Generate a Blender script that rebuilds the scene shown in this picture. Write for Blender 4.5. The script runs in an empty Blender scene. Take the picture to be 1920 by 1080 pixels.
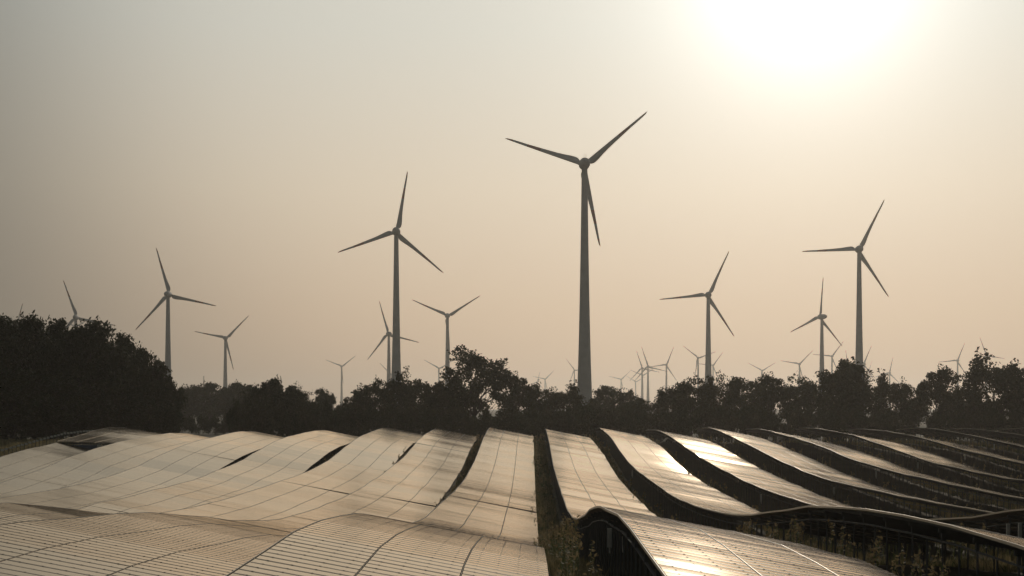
import bpy, math, random
import numpy as np
from mathutils import Vector, Matrix, Euler

random.seed(7)
rng = np.random.default_rng(11)
C = bpy.context.scene.collection
sc = bpy.context.scene

# ------------------------------------------------------------------ camera, sky, sun, exposure
F = 2600.0            # focal length in photo pixels (1920 wide)
XV, YH = 994.0, 765.0  # where the rows converge / the horizon
ZC = 8.6              # camera height
cam_d = bpy.data.cameras.new('camera')
cam = bpy.data.objects.new('camera', cam_d)
C.objects.link(cam)
cam.location = (0, 0, ZC)
cam.rotation_euler = (math.radians(90), 0, 0)
cam_d.sensor_width = 36
cam_d.lens = 36 * F / 1920
cam_d.shift_x = -(XV - 960) / 1920
cam_d.shift_y = (YH - 540) / 1920
cam_d.clip_start = 0.3
cam_d.clip_end = 30000
sc.camera = cam

SUN_AZ, SUN_EL = math.radians(11.3), math.radians(17.6)   # azimuth to the right of +Y
sun_dir = Vector((math.sin(SUN_AZ) * math.cos(SUN_EL), math.cos(SUN_AZ) * math.cos(SUN_EL), math.sin(SUN_EL)))

world = bpy.data.worlds.new('World')
sc.world = world
world.use_nodes = True
wt = world.node_tree
wt.nodes.clear()
def wn(t, **kw):
    n = wt.nodes.new(t)
    for k, v in kw.items():
        setattr(n, k, v)
    return n
wl = wt.links.new
w_out = wn('ShaderNodeOutputWorld')
w_bg = wn('ShaderNodeBackground')
w_bg.inputs['Strength'].default_value = 0.05
wl(w_bg.outputs[0], w_out.inputs[0])
sky = wn('ShaderNodeTexSky')
sky.sky_type = 'NISHITA'
sky.sun_disc = False
sky.sun_elevation = SUN_EL
sky.sun_rotation = SUN_AZ
sky.altitude = 60
sky.air_density = 1.0
sky.dust_density = 3.0
sky.ozone_density = 1.0
def wmath(op, a, b=None):
    n = wn('ShaderNodeMath', operation=op)
    for i, v in enumerate((a, b)):
        if v is None:
            continue
        if isinstance(v, (int, float)):
            n.inputs[i].default_value = v
        else:
            wl(v, n.inputs[i])
    return n.outputs[0]
tc = wn('ShaderNodeTexCoord')
nrm = wn('ShaderNodeVectorMath', operation='NORMALIZE')
wl(tc.outputs['Generated'], nrm.inputs[0])
dot = wn('ShaderNodeVectorMath', operation='DOT_PRODUCT')
wl(nrm.outputs[0], dot.inputs[0])
dot.inputs[1].default_value = sun_dir
ang = wmath('MULTIPLY', wmath('ARCCOSINE', wmath('MINIMUM', dot.outputs['Value'], 1.0)), 180 / math.pi)
def lobe(amp, width, power):
    return wmath('DIVIDE', amp, wmath('ADD', wmath('POWER', wmath('DIVIDE', ang, width), power), 1.0))
def scaled(col, fac):
    n = wn('ShaderNodeVectorMath', operation='SCALE')
    n.inputs[0].default_value = col
    wl(fac, n.inputs['Scale'])
    return n.outputs[0]
def vadd(a, b):
    n = wn('ShaderNodeVectorMath', operation='ADD')
    wl(a, n.inputs[0]); wl(b, n.inputs[1])
    return n.outputs[0]
tint = wn('ShaderNodeVectorMath', operation='MULTIPLY')
wl(sky.outputs[0], tint.inputs[0])
SKY_TINT = (0.05, 0.05, 0.055)
tint.inputs[1].default_value = SKY_TINT
# haze aureole round the veiled sun: a wide warm lobe and a tight white one
# the hazy air's own glow: warm and low near the horizon, greyer above, fading away from the veiled sun
sep = wn('ShaderNodeSeparateXYZ')
wl(nrm.outputs[0], sep.inputs[0])
elev = wmath('MULTIPLY', wmath('ARCSINE', sep.outputs['Z']), 180 / math.pi)
ramp = wn('ShaderNodeValToRGB')
wl(wmath('DIVIDE', elev, 40.0), ramp.inputs[0])
cr = ramp.color_ramp
for p_, c_ in ((0.0, (0.79, 0.50, 0.295)), (0.10, (0.88, 0.62, 0.395)), (0.22, (0.97, 0.785, 0.565)), (0.38, (0.89, 0.845, 0.72)), (1.0, (0.92, 0.98, 0.95))):
    e = cr.elements[0] if p_ == 0.0 else (cr.elements[-1] if p_ == 1.0 else cr.elements.new(p_))
    e.position = p_; e.color = (*c_, 1)
air = lobe(22.8, 30.2, 8.0)
hz = wn('ShaderNodeVectorMath', operation='SCALE')
wl(ramp.outputs['Color'], hz.inputs[0]); wl(air, hz.inputs['Scale'])
veil = wn('ShaderNodeVectorMath', operation='ADD')
wl(hz.outputs[0], veil.inputs[0])
veil.inputs[1].default_value = (2.7, 3.05, 2.9)      # even grey veil over the whole hazy sky
total = vadd(vadd(tint.outputs[0], veil.outputs[0]),
             vadd(scaled((1.0, 0.97, 0.89), lobe(7.4, 10.0, 2.5)), scaled((0.97, 1.0, 0.97), lobe(25.0, 4.2, 3.0))))
wl(total, w_bg.inputs['Color'])

sun_d = bpy.data.lights.new('sun', 'SUN')
sun_d.energy = 1.8
sun_d.angle = math.radians(1.5)      # veiled by haze
sun_d.color = (1.0, 0.87, 0.70)
sun = bpy.data.objects.new('sun', sun_d)
C.objects.link(sun)
sun.rotation_euler = (-sun_dir).to_track_quat('-Z', 'Y').to_euler()
sun.location = (60, 200, 200)

sc.view_settings.view_transform = 'Standard'
sc.view_settings.look = 'None'
sc.view_settings.gamma = 1.0
sc.view_settings.use_curve_mapping = False
sc.view_settings.exposure = -0.95
sc.render.engine = 'CYCLES'
sc.cycles.use_denoising = True
sc.cycles.max_bounces = 6
sc.cycles.diffuse_bounces = 3
sc.cycles.glossy_bounces = 3
sc.cycles.transmission_bounces = 4
sc.cycles.volume_bounces = 1
sc.cycles.transparent_max_bounces = 8

HAZE_DENSITY = 0.00016
HAZE_COLOR = (0.84, 0.81, 0.77)
HAZE_G = 0.62

# ------------------------------------------------------------------ helpers
def mat(name, base, rough=0.8, metal=0.0, noise=0.0, nscale=1.0, col2=None, bump=0.0, spec=0.5, rnoise=0.0, island=0.0, transl=0.0, stretch=None):
    m = bpy.data.materials.new(name)
    m.use_nodes = True
    nt = m.node_tree
    b = nt.nodes['Principled BSDF']
    b.inputs['Base Color'].default_value = (*base, 1)
    b.inputs['Roughness'].default_value = rough
    b.inputs['Metallic'].default_value = metal
    b.inputs['Specular IOR Level'].default_value = spec
    L = nt.links.new
    if col2 is not None or bump or rnoise:
        geo = nt.nodes.new('ShaderNodeNewGeometry')
        n = nt.nodes.new('ShaderNodeTexNoise')
        n.inputs['Scale'].default_value = nscale
        n.inputs['Detail'].default_value = 5
        if stretch:
            v = nt.nodes.new('ShaderNodeVectorMath'); v.operation = 'MULTIPLY'
            L(geo.outputs['Position'], v.inputs[0]); v.inputs[1].default_value = stretch
            L(v.outputs[0], n.inputs['Vector'])
        else:
            L(geo.outputs['Position'], n.inputs['Vector'])
        r = nt.nodes.new('ShaderNodeMapRange')
        r.inputs['From Min'].default_value = 0.32
        r.inputs['From Max'].default_value = 0.68
        L(n.outputs['Fac'], r.inputs['Value'])
        fac = r.outputs[0]
        if island:
            add = nt.nodes.new('ShaderNodeMath'); add.operation = 'MULTIPLY_ADD'
            L(geo.outputs['Random Per Island'], add.inputs[0]); add.inputs[1].default_value = island
            L(fac, add.inputs[2]); 
            sub = nt.nodes.new('ShaderNodeMath'); sub.operation = 'SUBTRACT'; sub.use_clamp = True
            L(add.outputs[0], sub.inputs[0]); sub.inputs[1].default_value = island / 2
            fac = sub.outputs[0]
        if col2 is not None:
            mx = nt.nodes.new('ShaderNodeMix'); mx.data_type = 'RGBA'
            L(fac, mx.inputs['Factor'])
            mx.inputs['A'].default_value = (*base, 1)
            mx.inputs['B'].default_value = (*col2, 1)
            L(mx.outputs['Result'], b.inputs['Base Color'])
        if rnoise:
            rr = nt.nodes.new('ShaderNodeMapRange')
            rr.inputs['To Min'].default_value = max(0.02, rough - rnoise)
            rr.inputs['To Max'].default_value = rough + rnoise
            L(n.outputs['Fac'], rr.inputs['Value'])
            L(rr.outputs[0], b.inputs['Roughness'])
        if bump:
            bp = nt.nodes.new('ShaderNodeBump')
            bp.inputs['Strength'].default_value = bump
            L(n.outputs['Fac'], bp.inputs['Height'])
            L(bp.outputs[0], b.inputs['Normal'])
    if transl:
        out = nt.nodes['Material Output']
        tr = nt.nodes.new('ShaderNodeBsdfTranslucent')
        src = b.inputs['Base Color']
        if src.is_linked:
            L(src.links[0].from_socket, tr.inputs['Color'])
        else:
            tr.inputs['Color'].default_value = (*base, 1)
        ms = nt.nodes.new('ShaderNodeMixShader')
        ms.inputs[0].default_value = transl
        L(b.outputs[0], ms.inputs[1]); L(tr.outputs[0], ms.inputs[2])
        L(ms.outputs[0], out.inputs['Surface'])
    return m

def glass_mat():
    """textured cover glass over a brownish reflecting thin film: dark seen from above, a blurred mirror at a glancing angle"""
    m = bpy.data.materials.new('module_glass')
    m.use_nodes = True
    nt = m.node_tree
    nt.nodes.clear()
    N, L = nt.nodes.new, nt.links.new
    out = N('ShaderNodeOutputMaterial')
    geo = N('ShaderNodeNewGeometry')
    st = N('ShaderNodeVectorMath'); st.operation = 'MULTIPLY'; st.inputs[1].default_value = (0.3, 1.0, 1.0)
    L(geo.outputs['Position'], st.inputs[0])
    nz = N('ShaderNodeTexNoise'); nz.inputs['Scale'].default_value = 0.6; nz.inputs['Detail'].default_value = 4
    L(st.outputs[0], nz.inputs['Vector'])
    dust = N('ShaderNodeMix'); dust.data_type = 'RGBA'
    L(nz.outputs['Fac'], dust.inputs['Factor'])
    dust.inputs['A'].default_value = (0.030, 0.026, 0.022, 1); dust.inputs['B'].default_value = (0.060, 0.050, 0.038, 1)
    dif = N('ShaderNodeBsdfDiffuse'); L(dust.outputs['Result'], dif.inputs['Color'])
    gl = N('ShaderNodeBsdfAnisotropic' if hasattr(bpy.types, 'ShaderNodeBsdfAnisotropic') else 'ShaderNodeBsdfGlossy')
    gl.distribution = 'BECKMANN'
    gl.inputs['Color'].default_value = (1.0, 0.865, 0.715, 1)
    rg = N('ShaderNodeMapRange'); rg.inputs['To Min'].default_value = 0.198; rg.inputs['To Max'].default_value = 0.246
    L(nz.outputs['Fac'], rg.inputs['Value']); L(rg.outputs[0], gl.inputs['Roughness'])
    fr = N('ShaderNodeFresnel'); fr.inputs['IOR'].default_value = 1.5
    fm = N('ShaderNodeMath'); fm.operation = 'MULTIPLY_ADD'; fm.inputs[1].default_value = 1.36; fm.inputs[2].default_value = 0.08
    fm.use_clamp = True
    L(fr.outputs[0], fm.inputs[0])
    mx = N('ShaderNodeMixShader')
    L(fm.outputs[0], mx.inputs[0]); L(dif.outputs[0], mx.inputs[1]); L(gl.outputs[0], mx.inputs[2])
    L(mx.outputs[0], out.inputs['Surface'])
    return m
M = {}
M['glass'] = glass_mat()
M['edge'] = mat('module_frame', (0.22, 0.165, 0.115), rough=0.45, spec=0.5, metal=0.3, col2=(0.26, 0.20, 0.145), nscale=3)
M['clip'] = mat('module_clip', (0.18, 0.14, 0.10), rough=0.5)
M['alu'] = mat('rail_aluminium', (0.20, 0.195, 0.185), rough=0.55, metal=0.3, col2=(0.15, 0.145, 0.14), nscale=2)
M['rim'] = mat('rim_aluminium', (0.50, 0.46, 0.40), rough=0.4, metal=0.6, col2=(0.42, 0.39, 0.34), nscale=2)
M['steel'] = mat('galvanised_steel', (0.12, 0.12, 0.12), rough=0.7, metal=0.1, spec=0.3, col2=(0.10, 0.10, 0.10), nscale=4)
M['white'] = mat('white_plastic', (0.62, 0.60, 0.56), rough=0.5, col2=(0.50, 0.48, 0.44), nscale=6)
M['underside_shade'] = mat('underside_shade_blue', (0.05, 0.075, 0.13), rough=0.4, col2=(0.07, 0.10, 0.16), nscale=2)  # dark tone standing for the shade under the raised table end
M['ground'] = mat('meadow_soil', (0.050, 0.046, 0.022), rough=0.95, col2=(0.085, 0.070, 0.038), nscale=0.22, bump=0.5)
M['dry'] = mat('dry_grass', (0.34, 0.27, 0.15), rough=0.8, col2=(0.18, 0.165, 0.08), nscale=0.5, island=0.7, transl=0.5)
M['weed'] = mat('weed_green', (0.09, 0.12, 0.04), rough=0.7, col2=(0.16, 0.155, 0.06), nscale=0.6, island=0.6, transl=0.3)
M['seed'] = mat('weed_seed', (0.44, 0.33, 0.18), rough=0.8, col2=(0.22, 0.165, 0.085), nscale=0.6, island=0.6, transl=0.3)
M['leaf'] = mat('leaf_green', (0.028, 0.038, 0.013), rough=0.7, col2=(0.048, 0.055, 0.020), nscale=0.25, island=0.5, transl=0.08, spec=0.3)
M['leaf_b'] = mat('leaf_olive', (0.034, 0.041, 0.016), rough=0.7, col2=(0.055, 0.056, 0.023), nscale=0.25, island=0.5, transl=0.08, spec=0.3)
M['bark'] = mat('bark', (0.055, 0.045, 0.035), rough=0.9, col2=(0.03, 0.026, 0.02), nscale=1.5, bump=0.4, stretch=(1, 1, 0.25))
M['turbine'] = mat('turbine_paint', (0.37, 0.39, 0.41), rough=0.65, spec=0.2, col2=(0.32, 0.335, 0.35), nscale=0.12, stretch=(1, 1, 0.3))
M['redband'] = mat('blade_band_red', (0.30, 0.09, 0.05), rough=0.5)
M['concrete'] = mat('tower_concrete', (0.36, 0.385, 0.40), rough=0.8, col2=(0.29, 0.31, 0.325), nscale=0.3)
M['wood'] = mat('fence_post_steel', (0.05, 0.05, 0.05), rough=0.7)

def new_mesh(name, verts, faces, mats, idx=None, smooth=False):
    me = bpy.data.meshes.new(name)
    me.from_pydata([tuple(v) for v in verts], [], faces)
    for m in mats:
        me.materials.append(m)
    if idx is not None:
        me.polygons.foreach_set('material_index', idx)
    if smooth:
        me.polygons.foreach_set('use_smooth', [True] * len(me.polygons))
    me.update()
    return me

def quad_mesh(name, V, mats, idx=None):
    """V: (n,4,3) array of separate quads"""
    n = V.shape[0]
    me = bpy.data.meshes.new(name)
    me.vertices.add(n * 4)
    me.vertices.foreach_set('co', V.reshape(-1).astype(np.float32))
    me.loops.add(n * 4)
    me.loops.foreach_set('vertex_index', np.arange(n * 4, dtype=np.int32))
    me.polygons.add(n)
    me.polygons.foreach_set('loop_start', np.arange(0, n * 4, 4, dtype=np.int32))
    me.polygons.foreach_set('loop_total', np.full(n, 4, dtype=np.int32))
    for m in mats:
        me.materials.append(m)
    if idx is not None:
        me.polygons.foreach_set('material_index', np.asarray(idx, dtype=np.int32))
    me.update(calc_edges=True)
    me.validate()
    return me

def obj(name, me, parent=None, loc=(0, 0, 0), rot=(0, 0, 0), **props):
    o = bpy.data.objects.new(name, me)
    o.location = loc
    o.rotation_euler = rot
    if parent is not None:
        o.parent = parent
    for k, v in props.items():
        o[k] = v
    C.objects.link(o)
    return o

def thing(name, label, cat, loc=(0, 0, 0), rz=0.0, group=None):
    o = bpy.data.objects.new(name, None)
    o.empty_display_size = 0.5
    o.location = loc
    o.rotation_euler = (0, 0, rz)
    o['label'] = label
    o['category'] = cat
    if group:
        o['group'] = group
    C.objects.link(o)
    return o

class MB:
    def __init__(s):
        s.v, s.f, s.i = [], [], []
    def box(s, x0, x1, y0, y1, z0, z1, mi=0):
        b = len(s.v)
        s.v += [(x0, y0, z0), (x1, y0, z0), (x1, y1, z0), (x0, y1, z0), (x0, y0, z1), (x1, y0, z1), (x1, y1, z1), (x0, y1, z1)]
        s.f += [tuple(b + k for k in q) for q in ((0, 3, 2, 1), (4, 5, 6, 7), (0, 1, 5, 4), (1, 2, 6, 5), (2, 3, 7, 6), (3, 0, 4, 7))]
        s.i += [mi] * 6
    def hexa(s, P, mi=0):
        b = len(s.v)
        s.v += [tuple(p) for p in P]
        s.f += [tuple(b + k for k in q) for q in ((0, 3, 2, 1), (4, 5, 6, 7), (0, 1, 5, 4), (1, 2, 6, 5), (2, 3, 7, 6), (3, 0, 4, 7))]
        s.i += [mi] * 6
    def tube(s, pts, radii, n=6, mi=0, cap=True):
        pts = [Vector(p) for p in pts]
        b = len(s.v)
        for k, p in enumerate(pts):
            d = (pts[min(k + 1, len(pts) - 1)] - pts[max(k - 1, 0)])
            if d.length < 1e-9:
                d = Vector((0, 0, 1))
            d.normalize()
            u = d.orthogonal().normalized() if abs(d.z) < 0.99 else Vector((1, 0, 0))
            if abs(d.z) < 0.99:
                u = d.cross(Vector((0, 0, 1))).normalized()
            w = d.cross(u)
            for j in range(n):
                a = 2 * math.pi * j / n
                s.v.append(tuple(p + (u * math.cos(a) + w * math.sin(a)) * radii[k]))
        for k in range(len(pts) - 1):
            for j in range(n):
                j2 = (j + 1) % n
                s.f.append((b + k * n + j, b + k * n + j2, b + (k + 1) * n + j2, b + (k + 1) * n + j))
                s.i.append(mi)
        if cap:
            s.f.append(tuple(b + j for j in range(n)))
            s.f.append(tuple(b + (len(pts) - 1) * n + j for j in reversed(range(n))))
            s.i += [mi, mi]
    def prism(s, path, prof, mi=0):
        """path of points along y; prof: list of (dx,dz) closed section"""
        b = len(s.v)
        n = len(prof)
        for p in path:
            for dx, dz in prof:
                s.v.append((p[0] + dx, p[1], p[2] + dz))
        for k in range(len(path) - 1):
            for j in range(n):
                j2 = (j + 1) % n
                s.f.append((b + k * n + j, b + k * n + j2, b + (k + 1) * n + j2, b + (k + 1) * n + j))
                s.i.append(mi)
        s.f.append(tuple(b + j for j in range(n)))
        s.f.append(tuple(b + (len(path) - 1) * n + j for j in reversed(range(n))))
        s.i += [mi, mi]
    def mesh(s, name, mats, smooth=False):
        return new_mesh(name, s.v, s.f, mats, s.i, smooth)

# ------------------------------------------------------------------ terrain
# height of the panels' high edge over depth, relative to the camera (depth given as F/D in px per metre)
PROF = [(8.0, -6.5), (9.6, -5.4), (10.4, -4.2), (11.0, -3.5), (11.6, -3.28), (12.2, -3.5), (13.2, -4.0), (14.5, -4.95), (16.2, -6.0),
        (18, -6.55), (20, -6.8), (23, -6.87), (27, -6.78), (31.5, -6.42), (35.9, -5.75), (40.9, -4.84), (45.1, -4.12),
        (51.6, -3.53), (57.2, -3.26), (63, -3.12), (70, -3.07), (85, -3.12), (110, -3.25), (200, -3.6), (600, -3.8)]
_d = np.array([F / s for s, z in PROF])[::-1]
_z = np.array([z for s, z in PROF])[::-1]
_D = np.arange(0.0, 420.0, 0.5)
_Z = np.interp(_D, _d, _z)
_k = np.exp(-0.5 * (np.arange(-16, 17) * 0.5 / 2.6) ** 2); _k /= _k.sum()
_Zs = np.convolve(np.pad(_Z, 16, mode='edge'), _k, mode='valid')

def smooth01(t):
    t = np.clip(t, 0, 1)
    return t * t * (3 - 2 * t)

def S(x, D):
    """height of the high panel edge (world z) over a row at lateral x, depth D"""
    x = np.asarray(x, dtype=float); D = np.asarray(D, dtype=float)
    sc_ = 1 + 0.17 * smooth01((-x - 22) / 26)          # to the left the crest lies closer
    far = smooth01((D - 95) / 60)
    De = D * (1 + (sc_ - 1) * far)
    z = np.interp(De, _D, _Zs)
    left = smooth01((2.0 - x) / 9.0)
    z = z - 0.33 * smooth01((-x - 45) / 9)
    z = z - left * 0.33 * (1 - smooth01((De - 165) / 25))
    z = z + 0.75 * smooth01((-x - 10) / 12) * np.exp(-((D - 68) / 13) ** 2)
    z = z + 0.10 * np.sin(x * 0.37 + D * 0.045) + 0.06 * np.sin(x * 0.9 - D * 0.11)
    return z + ZC

TILT = 0.19
ROW_W = 7.07          # plan width of a row
PITCH = 8.72
def row_x(r):
    return (2.55 if r > 0 else 2.2) + PITCH * (r - 1)

def ground_z(x, D):
    x = np.asarray(x, dtype=float); D = np.asarray(D, dtype=float)
    xr = np.round((x - 2.2) / PITCH * 1.0)  # noqa
    g = S(np.clip(x, -72, 100), np.clip(D, 0, 420)) - 2.55
    fl = -6.6 + ZC
    gl = ZC + np.interp(D, [120, 150, 178, 195, 202, 211, 225], [-8.8, -8.3, -7.45, -6.2, -5.75, -5.5, -5.6])
    wl_ = smooth01((-x - 65) / 4)
    g = g * (1 - wl_) + gl * wl_
    far = smooth01((D - 236) / 50)
    side = np.maximum(smooth01((x - 100) / 40), smooth01((-x - 86) / 25))
    t = np.maximum(far, side * 0.8)
    t = np.where(D < 0, 1.0, t)
    return g * (1 - t) + fl * t

def build_ground():
    xs = np.concatenate([np.array([-3200, -2400, -1700, -1100, -700, -450, -300, -220, -170, -140, -120]), np.arange(-105, 116, 1.45),
                         np.array([125, 140, 165, 200, 260, 350, 500, 800, 1200, 1800, 2500, 3200])])
    ys = np.concatenate([np.array([-180, -120, -80, -50, -30, -15]), np.arange(-5, 300, 1.6), np.array([306, 316, 330, 350, 380, 420, 480, 560, 680, 850, 1100, 1500, 2000, 2700, 3600, 4700, 6000])])
    X, Y = np.meshgrid(xs, ys)
    Z = ground_z(X, Y)
    rough = rng.normal(0, 0.045, Z.shape) * (Y < 300) * (np.abs(X) < 120)
    Z = Z + rough
    nx, ny = len(xs), len(ys)
    V = np.stack([X, Y, Z], -1).reshape(-1, 3)
    faces = []
    for j in range(ny - 1):
        for i in range(nx - 1):
            a = j * nx + i
            faces.append((a, a + 1, a + nx + 1, a + nx))
    me = new_mesh('ground', V.tolist(), faces, [M['ground']], smooth=True)
    return obj('ground', me, kind='structure')
build_ground()

# ------------------------------------------------------------------ solar tables
MOD_L, MOD_P, MOD_T = 2.342, 0.61, 0.020      # module length across the row, pitch along it, thickness
MOD_D = 0.588
COL_W = ROW_W / 3

def module_mesh(fw=0.034, lip=0.0045, clips=True):
    """a framed glass module: two raised frame bars along its long sides, the glass between them"""
    m = MB()
    h, d = MOD_L / 2, MOD_D / 2
    def q(*p, mi):
        b = len(m.v); m.v += list(p); m.f.append(tuple(range(b, b + 4))); m.i.append(mi)
    q((-h, -d + fw, 0), (h, -d + fw, 0), (h, d - fw, 0), (-h, d - fw, 0), mi=0)                       # glass
    q((-h, d, -MOD_T), (h, d, -MOD_T), (h, -d, -MOD_T), (-h, -d, -MOD_T), mi=1)                       # back sheet
    for s_ in (-1, 1):
        a, b = s_ * d, s_ * (d - fw)
        y0, y1 = min(a, b), max(a, b)
        q((-h, y0, lip), (h, y0, lip), (h, y1, lip), (-h, y1, lip), mi=1)
        q((-h, a, -MOD_T), (h, a, -MOD_T), (h, a, lip), (-h, a, lip), mi=1) if s_ < 0 else q((h, a, -MOD_T), (-h, a, -MOD_T), (-h, a, lip), (h, a, lip), mi=1)
        q((h, b, -0.001), (-h, b, -0.001), (-h, b, lip), (h, b, lip), mi=1) if s_ < 0 else q((-h, b, -0.001), (h, b, -0.001), (h, b, lip), (-h, b, lip), mi=1)
    q((-h, d, -MOD_T), (-h, -d, -MOD_T), (-h, -d, 0.002), (-h, d, 0.002), mi=1)
    q((h, -d, -MOD_T), (h, d, -MOD_T), (h, d, 0.002), (h, -d, 0.002), mi=1)
    for cx in ((-0.87, -0.29, 0.29, 0.87) if clips else ()):
        y0, y1 = -d - 0.018, -d + 0.03
        q((cx - .02, y0, -0.02), (cx + .02, y0, -0.02), (cx + .02, y0, 0.013), (cx - .02, y0, 0.013), mi=2)
        q((cx - .02, y0, 0.013), (cx + .02, y0, 0.013), (cx + .02, y1, 0.013), (cx - .02, y1, 0.013), mi=2)
    return m.mesh('solar_module', [M['glass'], M['edge'], M['clip']])
MODULE = module_mesh()
FARMOD = module_mesh(0.022, 0.0010, False)
NMV = len(FARMOD.vertices)
MV = np.array([v.co[:] for v in FARMOD.vertices])
MF = [tuple(p.vertices) for p in FARMOD.polygons]
MI = [p.material_index for p in FARMOD.polygons]
_pm = MB(); _pm.tube([(0, 0, 0), (0, 0, -1)], [0.032, 0.032], 6)
POST = _pm.mesh('post', [M['steel']])
_bm = MB(); _bm.box(-0.065, 0.065, -0.05, 0.05, -0.62, 0); _bm.box(-0.02, 0.02, -0.02, 0.02, -0.80, -0.62)
BOX = _bm.mesh('inverter_box', [M['white']])

SEG = 4.8                      # a rack is straight over six modules, then kinks
_NODES = {}
def SR(r, y):
    y = np.asarray(y, dtype=float)
    if r not in _NODES:
        off = (r * 1.7) % SEG
        g = np.random.default_rng(500 + r)
        yn = np.arange(-2, 56) * SEG + off
        _NODES[r] = (yn, S(row_x(r), np.maximum(yn, 0)) + g.normal(0, 0.035, len(yn)))
    yn, zn = _NODES[r]
    return np.interp(y, yn, zn)
TALLY = {}
def table(r, d0, d1, label, near, flat=None, boxes=()):
    """one rack of modules in row r from depth d0 to d1"""
    x0 = row_x(r)
    n = int((d1 - d0 - 0.05) / 0.603)
    if n < 3:
        return
    ybase = d0 + 0.02
    MOD_P = (d1 - d0 - 0.04) / n
    zb = float(SR(r, (d0 + d1) / 2)) - 2.5
    root = thing('solar_table', label, 'solar table', (x0, d0, zb), 0, 'solar tables in wavy rows')
    O = np.array([x0, d0, zb])
    def tilt_at(y):
        if flat is None:
            return TILT
        t = min(1, max(0, (y - d0) / (d1 - d0)))
        return TILT * (flat + (1 - flat) * t ** 0.8)
    lift = lambda y: 0.0 if flat is None else 0.15 + 0.85 * min(1.0, max(0.0, (y - d0) / 24.0))
    jit = rng.normal(0, 0.010)           # racks do not meet at quite the same height
    roll_t = rng.normal(0, 0.003)
    tw = np.cumsum(rng.normal(0, 0.0014, n)); tw -= np.linspace(tw[0], tw[-1], n)
    if near:
        pass
    colV = [[], [], []]
    for i in range(n):
        y = ybase + (i + 0.5) * MOD_P
        e = 0.4
        slope = float(SR(r, y + e) + lift(y + e) - SR(r, y - e) - lift(y - e)) / (2 * e)
        zc = float(SR(r, y)) + jit + lift(y)
        tl = tilt_at(y) + roll_t
        dp = rng.normal(0, 0.008 if (r == 1 and y < 46) else (0.0016 if near else 0.0035)) + tw[i]
        for c in range(3):
            px = (c + 0.5) * COL_W
            pitch = math.atan(slope) + dp + rng.normal(0, 0.0009 if near else 0.0022)
            roll = math.atan(tl) + rng.normal(0, 0.0012)
            R = Matrix.Rotation(roll, 3, 'Y') @ Matrix.Rotation(pitch, 3, 'X')
            pos = Vector((px, y - d0, zc - tl * px - zb + rng.normal(0, 0.0008)))
            if near:
                o = bpy.data.objects.new('solar_module', MODULE)
                o.parent = root
                o.matrix_local = Matrix.Translation(pos) @ R.to_4x4()
                C.objects.link(o)
            else:
                colV[c].append(MV @ np.array(R).T + np.array(pos))
    if not near:
        for c in range(3):
            V = np.concatenate(colV[c])
            faces = []; idx = []
            for i in range(n):
                b = i * NMV
                faces += [tuple(b + k for k in f) for f in MF]
                idx += MI
            obj('module_strip', new_mesh('module_strip', V.tolist(), faces, [M['glass'], M['edge'], M['clip']], idx), root, kind='stuff')
    # rails along the high edge of each column, a cable rail below, posts
    yn_ = _NODES[r][0]
    ys = np.array(sorted([d0 + 0.02, ybase + n * MOD_P] + [v for v in yn_ if d0 + 0.3 < v < d1 - 0.3]))
    def path(px, dz):
        return [(px, y - d0, float(SR(r, y)) + jit + lift(y) - (tilt_at(y) + roll_t) * px + dz - zb) for y in ys]
    for c in range(3):
        m = MB()
        px = c * COL_W
        if c == 0:
            m.prism(path(-0.008, 0), [(-0.014, -0.06), (0.006, -0.06), (0.006, 0.014), (-0.014, 0.014)])
        else:
            m.prism(path(px, 0), [(0.001, -0.04), (0.010, -0.04), (0.010, 0.012), (0.001, 0.012)])
        obj('edge_rail', m.mesh('edge_rail', [M['rim']]), root)
    for px in (0.6, 1.75, 2.9, 4.15, 5.3, 6.5):
        m = MB()
        m.prism(path(px, -0.05), [(-0.03, -0.09), (0.03, -0.09), (0.03, 0), (-0.03, 0)])
        obj('purlin', m.mesh('purlin', [M['steel']]), root)
    m = MB()
    m.prism(path(0.16, -0.50), [(-0.03, -0.02), (0.03, -0.02), (0.03, 0.02), (-0.03, 0.02)])
    obj('cable_tray', m.mesh('cable_tray', [M['steel']]), root)
    # posts and rafters
    rows_of_posts = [(0.16, -0.53, 1.5), (5.6, -0.2, 3.0)]
    pm = MB()
    for px, dz, st in rows_of_posts:
        k = int((d1 - d0 - 0.8) / st) + 1
        for q in range(k):
            y = d0 + 0.4 + q * st
            zt = float(SR(r, y)) + jit + lift(y) - tilt_at(y) * px + dz
            zg = float(ground_z(x0 + px, y)) - 0.3
            if zt - zg < 0.1:
                continue
            if near:
                o = bpy.data.objects.new('post', POST)
                o.parent = root
                o.location = (px, y - d0, zt - zb)
                o.scale = (1, 1, zt - zg)
                C.objects.link(o)
            else:
                pm.tube([(px, y - d0, zt - zb), (px, y - d0, zg - zb)], [0.032, 0.032], 4)
    if not near and pm.v:
        obj('post_row', pm.mesh('post_row', [M['steel']]), root, kind='stuff')
    rm = MB()
    y = d0 + 0.4
    while y < d1 - 0.3:
        z0 = float(SR(r, y)) + jit + lift(y) - zb
        t = tilt_at(y)
        a = (0.05, y - d0, z0 - 0.21 - t * 0.05); b_ = (6.95, y - d0, z0 - 0.21 - t * 6.95)
        rm.hexa([(a[0], a[1] - .03, a[2] - .07), (b_[0], b_[1] - .03, b_[2] - .07), (b_[0], b_[1] + .03, b_[2] - .07), (a[0], a[1] + .03, a[2] - .07),
                 (a[0], a[1] - .03, a[2] + .06), (b_[0], b_[1] - .03, b_[2] + .06), (b_[0], b_[1] + .03, b_[2] + .06), (a[0], a[1] + .03, a[2] + .06)])
        rm.box(0.12, 0.20, y - d0 - .03, y - d0 + .03, z0 - 0.55, z0 - 0.20)
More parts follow.
